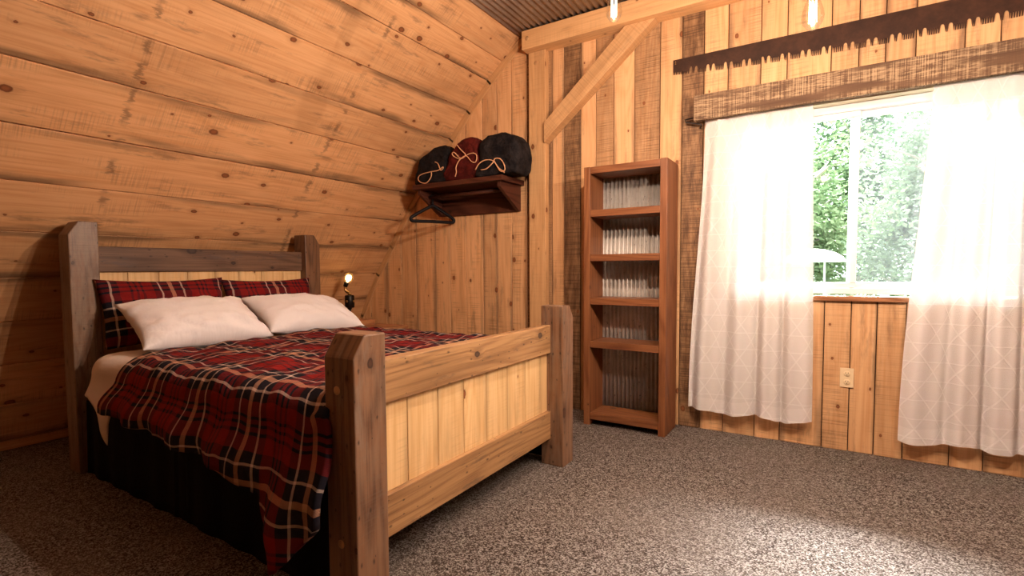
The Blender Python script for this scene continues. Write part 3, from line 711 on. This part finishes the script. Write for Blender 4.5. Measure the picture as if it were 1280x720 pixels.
def duv(a, b):
    xs = lerp(-2.90, -1.375, a)
    xside = lerp(-2.875, -1.29, a)
    y0_, z0_, s0 = drape(b, .25, .22, 0)
    near = sstep(1.12, 1.0, y0_)*(1 if z0_ < TOP+.01 else 0)
    hem = interp(HEM, xside)
    dn = TOP-.10-hem
    y, z, s = drape(b, dn, .22, .065)
    fold = sstep(1.10, .98, y)
    x = lerp(xs, xside, fold)
    # head edge curves toward foot on the near side
    x += .07*(1-a)*sstep(.9, .0, a)*sstep(1.35, 1.05, y)*sstep(.50, .68, z)
    drop = max(0, TOP-.08-z)
    y -= (.018*math.sin(x*17+1.)+.014*math.sin(x*29+.4))*min(1, drop*3.5)*(1 if y < 1.5 else -1)
    if y < 1.5: y -= .018*sstep(-1.66, -1.58, x)*min(1, drop*4)
    if y < 1.05 and x > -1.40: y = min(y, 1.028-.0*drop)
    z += (.014*noise.noise((x*3.1, y*3.1, 1.))+.014*noise.noise((x*8, y*8, 5.))+.009*noise.noise((x*17, y*17, 2.)))*(1-.5*min(1, drop*4))
    y += (.014*noise.noise((x*8, z*6, 7.))+.008*noise.noise((x*22, z*9, 3.)))*min(1, drop*5)
    z -= .03*sstep(.90, 1., a)*(1 if y > 1.15 else 0)
    return (x, y, z), (xs, s)
mb = MB(); mb.grid(150, 130, duv, flip=True); mb.build('duvet_cover', TARTAN, dv_, solid=.022)
sh_ = thing('bed_sheet', 'cream bed sheet corner hanging out beside the headboard post', 'sheet', (-3.1, 1.0, .5))
def shf(a, b):
    hem = lerp(.485, .30, max(0, a*1.25-.25)**1.2); dn = TOP-.105-hem
    s = b*(.45+dn)
    x = lerp(lerp(-3.18, -3.20, b), lerp(-2.72, -2.86, b), a)
    rr = .09
    if s < .30: y, z = YBn+.012+rr+.30-s, TOP-.018
    elif s < .30+rr*math.pi/2: q = (s-.30)/rr; y, z = YBn+.012+rr-rr*math.sin(q), TOP-.018-rr+rr*math.cos(q)
    else: d_ = s-.30-rr*math.pi/2; y, z = YBn+.012-.055*sstep(0, .2, d_), TOP-.018-rr-d_*1.02
    y += .010*math.sin(a*9+b*3)*b*b
    return (x, y, z+.006*noise.noise((a*4, b*6, 3))), (a*.4, s)
mb = MB(); mb.grid(24, 50, shf); mb.build('sheet_cloth', SHEET, sh_, solid=.004)

# ------------------------------------------------------------------ pillows
def pillow(name, label, mat, cen, ux, uy, W, Hh, T, seed, group, flange=0.):
    """ux: width direction, uy: height direction (unit vectors)"""
    ux = Vector(ux).normalized(); uy = Vector(uy); uy = (uy-ux*uy.dot(ux)).normalized(); un = ux.cross(uy)
    o = thing(name, label, 'pillow', cen, group); cen = Vector(cen)
    N = 36
    def fn(a, b, sgn):
        # keep corners pointed: map the square grid
        p, q = 2*a-1, 2*b-1
        ex = 1-.075*(1-q*q)*abs(p)**3; ey = 1-.10*(1-p*p)*abs(q)**3
        X = p*W/2*(1-.07*(1-abs(q)**2)*(abs(p)**2)); Y = q*Hh/2*(1-.10*(1-abs(p)**2)*(abs(q)**2))
        e1 = max(0, 1-abs(p)**2.6); e2 = max(0, 1-abs(q)**2.6)
        t = T/2*(e1*e2)**.55
        wr = .014*noise.noise((p*3.5+seed, q*3.5, sgn))+.011*noise.noise((p*7+q*5, q*5+seed, sgn*2))+.006*noise.noise((p*15-q*8+seed, q*13, sgn*2))
        rad = .010*math.sin(math.atan2(q, p)*13+seed)*(abs(p)*abs(q))**1.0*4*(e1*e2)**.3
        t = max(0, t+(wr+rad*.6)*(e1*e2)**.3)
        t = t*(1+.12*(-q))
        return cen+ux*X+uy*Y+un*t*sgn, (X, Y)
    mb = MB(); mb.grid(N, N, lambda a, b: fn(a, b, 1)); mb.grid(N, N, lambda a, b: fn(a, b, -1), flip=True)
    ob = mb.build('pillowcase', mat, o); 
    m = ob.modifiers.new('w', 'WELD'); m.merge_threshold = .0008
    return o
pillow('plaid_pillow', 'plaid pillow against the headboard behind the white pillow farther from the lamp', TARTAN, (-3.36, 1.49, .865), (0, 1, .0), (-.30, 0, 1), .70, .40, .15, 2., 'plaid pillows')
pillow('plaid_pillow', 'plaid pillow against the headboard behind the white pillow by the lamp', TARTAN, (-3.37, 2.17, .86), (0, 1, .0), (-.30, 0, 1), .68, .38, .15, 6., 'plaid pillows')
pillow('white_pillow', 'plump white pillow lying in front of the plaid pillow, farther from the lamp', WHITE, (-3.05, 1.50, .815), (.05, 1, 0), (-.85, 0, .48), .68, .44, .20, 11., 'white pillows')
pillow('white_pillow', 'plump white pillow nearest the glowing bedside lamp', WHITE, (-3.07, 2.21, .805), (.05, 1, -.04), (-.87, 0, .44), .72, .44, .20, 15., 'white pillows')

# ------------------------------------------------------------------ nightstand, box, lamp
nx0, nx1, ny0, ny1, nz = -3.86, -3.12, 2.74, 3.28, .612
ns = thing('nightstand', 'brown wooden nightstand in the corner behind the bed', 'nightstand', ((nx0+nx1)/2, (ny0+ny1)/2, 0))
mb = MB(); mb.box((nx0, ny0, nz-.03), (nx1, ny1, nz), 'x'); mb.build('tabletop', NSTW, ns, bevel=.004)
for x0 in (nx0+.04, nx1-.09):
    for y0 in (ny0+.03, ny1-.08):
        mb = MB(); mb.box((x0, y0, 0), (x0+.05, y0+.05, nz-.031), 'z'); mb.build('leg', NSTW, ns, bevel=.003)
mb = MB(); mb.box((nx0+.045, ny0+.035, .42), (nx1-.045, ny1-.035, nz-.031), 'x'); mb.build('drawer', NSTW, ns, bevel=.003)
mb = MB(); mb.box((nx0+.045, ny0+.035, .15), (nx1-.045, ny1-.035, .17), 'x'); mb.build('lower_shelf', NSTW, ns, bevel=.002)
bx = thing('wooden_box', 'small wooden box on the nightstand under the pipe lamp', 'box', (-3.56, 3.08, .612))
mb = MB(); mb.box((-3.75, 2.99, .6125), (-3.42, 3.17, .652), 'x', 0, 1.2); mb.build('box_body', NSTW, bx, bevel=.003)
mb = MB(); mb.box((-3.755, 2.985, .6525), (-3.415, 3.175, .662), 'x', 0, 1.3); mb.build('box_lid', NSTW, bx, bevel=.003)
L0 = Vector((-3.64, 3.08, .6625))
lp = thing('pipe_lamp', 'glowing bedside lamp of black pipe and brass elbow with a caged bulb', 'lamp', L0)
mb = MB(); mb.lathe([(.060, 0), (.060, .008), (.054, .014), (.022, .018), (.019, .034), (0, .035)], 28, Matrix.Translation(L0)); mb.build('base', IRON, lp)
mb = MB(); mb.tube([L0+Vector((0, 0, .03)), L0+Vector((0, 0, .105))], .0125, 14); mb.lathe([(.019, .085), (.019, .105)], 14, Matrix.Translation(L0)); mb.build('stem', IRON, lp)
mb = MB(); mb.lathe([(.036, .100), (.042, .105), (.042, .205), (.036, .212), (0, .213)], 28, Matrix.Translation(L0)); mb.build('pipe_body', IRON, lp)
for k in range(4):
    a = k*math.pi/2+.3; mb = MB(); mb.lathe([(.011, -.004), (.011, .004), (.006, .007), (0, .007)], 10, Matrix.Translation(L0+Vector((math.cos(a)*.042, math.sin(a)*.042, .158))) @ Matrix.Rotation(a, 4, 'Z') @ Matrix.Rotation(R(90), 4, 'Y')); mb.build('fitting', BRASS, lp)
rv = Vector((.848, .53, 0)); up = Vector((0, 0, 1))
mb = MB(); mb.tube([L0+up*.212, L0+up*.232], .016, 12); mb.tube([L0+up*.232, L0+up*.238-rv*.012, L0+up*.250-rv*.030, L0+up*.272-rv*.036, L0+up*.295-rv*.036], .0125, 12, 4); mb.build('elbow', BRASS, lp)
ax = (up*.9+rv*.38).normalized(); S0 = L0+up*.292-rv*.036
Q = ax.to_track_quat('Z', 'Y').to_matrix().to_4x4(); Q.translation = S0
mb = MB(); mb.lathe([(.014, -.004), (.020, .0), (.020, .035), (.016, .040), (0, .040)], 16, Q); mb.build('lamp_socket', IRON, lp)
mb = MB(); mb.lathe([(.010, .041), (.014, .05), (.024, .066), (.028, .082), (.025, .098), (.014, .110), (0, .113)], 20, Q); mb.build('lamp_bulb', FIL2, lp)
mb = MB()
for k in range(6):
    a = k*math.pi/3; mb.tube([Q @ Vector((r*math.cos(a), r*math.sin(a), z)) for r, z in [(.020, .030), (.034, .055), (.040, .082), (.034, .108), (.018, .124), (.002, .129)]], .0016, 6, 3)
for r, z in [(.0345, .056), (.040, .083), (.033, .109)]: mb.tube([Q @ Vector((r*math.cos(a*math.pi/8), r*math.sin(a*math.pi/8), z)) for a in range(16)], .0016, 6, 0, True)
mb.build('bulb_cage', BRASS, lp)

# ------------------------------------------------------------------ hanging bulbs
def pendant(x, y, z, label):
    """z: tip of the bulb"""
    o = thing('pendant_bulb', label, 'light bulb', (x, y, z), 'clear filament bulbs hanging on cords'); M = Matrix.Translation((x, y, z))
    mb = MB(); mb.lathe([(0, 0), (.004, .001), (.018, .009), (.028, .024), (.032, .042), (.029, .062), (.021, .088), (.014, .110), (.013, .122)], 28, M); mb.build('bulb', BULBG, o)
    mb = MB()
    for k in range(6):
        a = k*math.pi/3; mb.tube([(x+.011*math.cos(a), y+.011*math.sin(a), z+.024), (x+.010*math.cos(a+.4), y+.010*math.sin(a+.4), z+.094)], .0011, 6)
    mb.build('filament', FIL, o)
    mb = MB(); mb.lathe([(.013, .118), (.0135, .135), (.019, .138), (.019, .175), (.012, .183), (.004, .186), (0, .186)], 20, M); mb.build('bulb_socket', BRASS, o)
    mb = MB(); mb.tube([(x, y, z+.184), (x, y, 2.937)], .003, 8); mb.build('bulb_cord', IRON, o)
    return o
B = [(-.755, 1.99, 2.083, 'hanging filament bulb glowing in front of the ceiling beam'), (-.063, 1.90, 1.846, 'hanging filament bulb glowing in front of the rusty saw'), (.66, 1.82, 1.89, 'third hanging filament bulb, added out of view past the window for extra light')]  # last bulb is an added one, out of view, to brighten that side
for b in B: pendant(*b)
def lamp(x, y, z, p, col=(1, .745, .59), rad=.007):
    l = bpy.data.lights.new('bulb_light', 'POINT'); l.energy = p; l.color = col; l.shadow_soft_size = rad
    o = bpy.data.objects.new('bulb_light', l); COL.objects.link(o); o.location = (x, y, z)
    return o
BP = 116.
for b in B: lamp(b[0], b[1], b[2]+.06, BP)

lo = Q @ Vector((0, 0, .082)); lamp(lo.x, lo.y, lo.z, 5., (1, .58, .25), .02)

# ------------------------------------------------------------------ outside: lawn, trees, parasol
GZ = -1.6
lw = MB(); lw.grid(60, 60, lambda a, b: ((lerp(-30, 30, a), lerp(3.9, 60, b), GZ+.25*noise.noise((a*9, b*9, 0))+b*1.5), (a, b))); tag(lw.build('lawn', GRASS), 'green lawn beyond the window', 'lawn', kind='stuff')
def tree(x, y, h, rx, ry, rz, zc, nl, leaf, ls, label, seed):
    rnd = random.Random(seed)
    o = thing('leafy_tree', label, 'tree', (x, y, GZ), 'trees beyond the window'); 
    mb = MB(); mb.tube([(x, y, GZ-.1), (x+.08, y, GZ+1.2), (x-.05, y+.05, GZ+2.4), (x+.05, y, zc+rz*.7)], [.16]*3+[.12]*4+[.08]*4+[.04], 9, 4); mb.build('trunk', BARK, o)
    mb = MB()
    for k in range(16):
        a = rnd.uniform(0, 6.28); z = rnd.uniform(zc-rz*.8, zc+rz*.6); q = rnd.uniform(.6, .95)
        p1 = Vector((x+math.cos(a)*rx*q, y+math.sin(a)*ry*q, z+.5)); p0 = Vector((x, y, z-.2)); m_ = (p0+p1)/2+Vector((rnd.uniform(-.15, .15), rnd.uniform(-.15, .15), .12))
        mb.tube([p0, m_, p1], [.035, .028, .02, .014, .01], 6, 3)
    mb.build('branch', BARK, o)
    mb = MB(); cl = [(Vector((rnd.gauss(0, .45)*rx, rnd.gauss(0, .45)*ry, rnd.gauss(0, .48)*rz)), rnd.uniform(.18, .45), rnd.random()) for _ in range(130)]
    for k in range(nl):
        c0, r_, vv = rnd.choice(cl)
        p = c0+Vector((rnd.gauss(0, 1), rnd.gauss(0, 1), rnd.gauss(0, .8)))*r_*.55
        p += Vector((x, y, zc))
        t = Vector((rnd.uniform(-1, 1), rnd.uniform(-1, 1), rnd.uniform(-.7, .4))).normalized(); n_ = t.orthogonal().normalized(); n_ = (Matrix.Rotation(rnd.uniform(0, 6.28), 3, t) @ n_); L = ls*rnd.uniform(.7, 1.3)
        b0 = len(mb.v); mb.v += [p, p+t*L*.5+n_*L*.28, p+t*L, p+t*L*.5-n_*L*.28]
        mb.face([b0, b0+1, b0+2, b0+3], [(0, 0)]*4, 0, min(1, max(0, vv*.6+rnd.random()*.5)))
    mb.build('foliage', leaf, o)
tree(-.55, 9.5, 5, 1.0, .8, 1.9, 1.6, 14000, LEAF[0], .085, 'leafy green tree seen through the narrow clear pane', 3)
tree(1.5, 10.5, 5, 1.3, .9, 2.0, 2.0, 14000, LEAF[1], .10, 'pale green tree seen through the hazy wide pane', 5)
tree(.45, 13.5, 6, 1.7, 1., 2.7, 2.4, 15000, LEAF[2], .12, 'deeper green tree standing behind the two nearer trees', 8)
tree(3.6, 11.5, 6, 1.5, 1., 2.4, 2.0, 10000, LEAF[0], .12, 'green tree mostly hidden by the curtain away from the bookcase', 9)
tree(-2.8, 12.5, 6, 1.6, 1., 2.5, 2.0, 10000, LEAF[1], .12, 'tree mostly hidden by the curtain on the bookcase side', 12)
um = thing('garden_parasol', 'white domed garden parasol outside, low in the clear pane', 'parasol', (-.18, 7.6, GZ))
mb = MB(); mb.lathe([(.0, 1.335), (.10, 1.325), (.22, 1.285), (.30, 1.235), (.345, 1.175), (.34, 1.165), (.21, 1.20), (0, 1.21)], 28, Matrix.Translation((-.165, 7.6, 0))); mb.build('canopy', WHITEF, um)
mb = MB(); mb.tube([(-.055, 7.6, GZ), (-.055, 7.6, 1.21)], .012, 8); mb.build('pole', WHITEF, um)

# ------------------------------------------------------------------ daylight
w = bpy.data.worlds.new('world'); scene.world = w; w.use_nodes = True; bg = w.node_tree.nodes['Background']
bg.inputs[0].default_value = (.86, .93, 1., 1); bg.inputs[1].default_value = 4.2
sl = bpy.data.lights.new('sky_sun', 'SUN'); sl.energy = 265.; sl.angle = R(36); sl.color = (.96, .98, 1.)
so = bpy.data.objects.new('sky_sun', sl); COL.objects.link(so)
so.rotation_euler = Vector((-.10, -1, -1.36)).to_track_quat('-Z', 'Y').to_euler()

vs = scene.view_settings; vs.view_transform = 'Standard'; vs.look = 'None'; vs.exposure = 0.; vs.gamma = 1.; vs.use_curve_mapping = False
try: scene.cycles.use_denoising = True
except Exception: pass
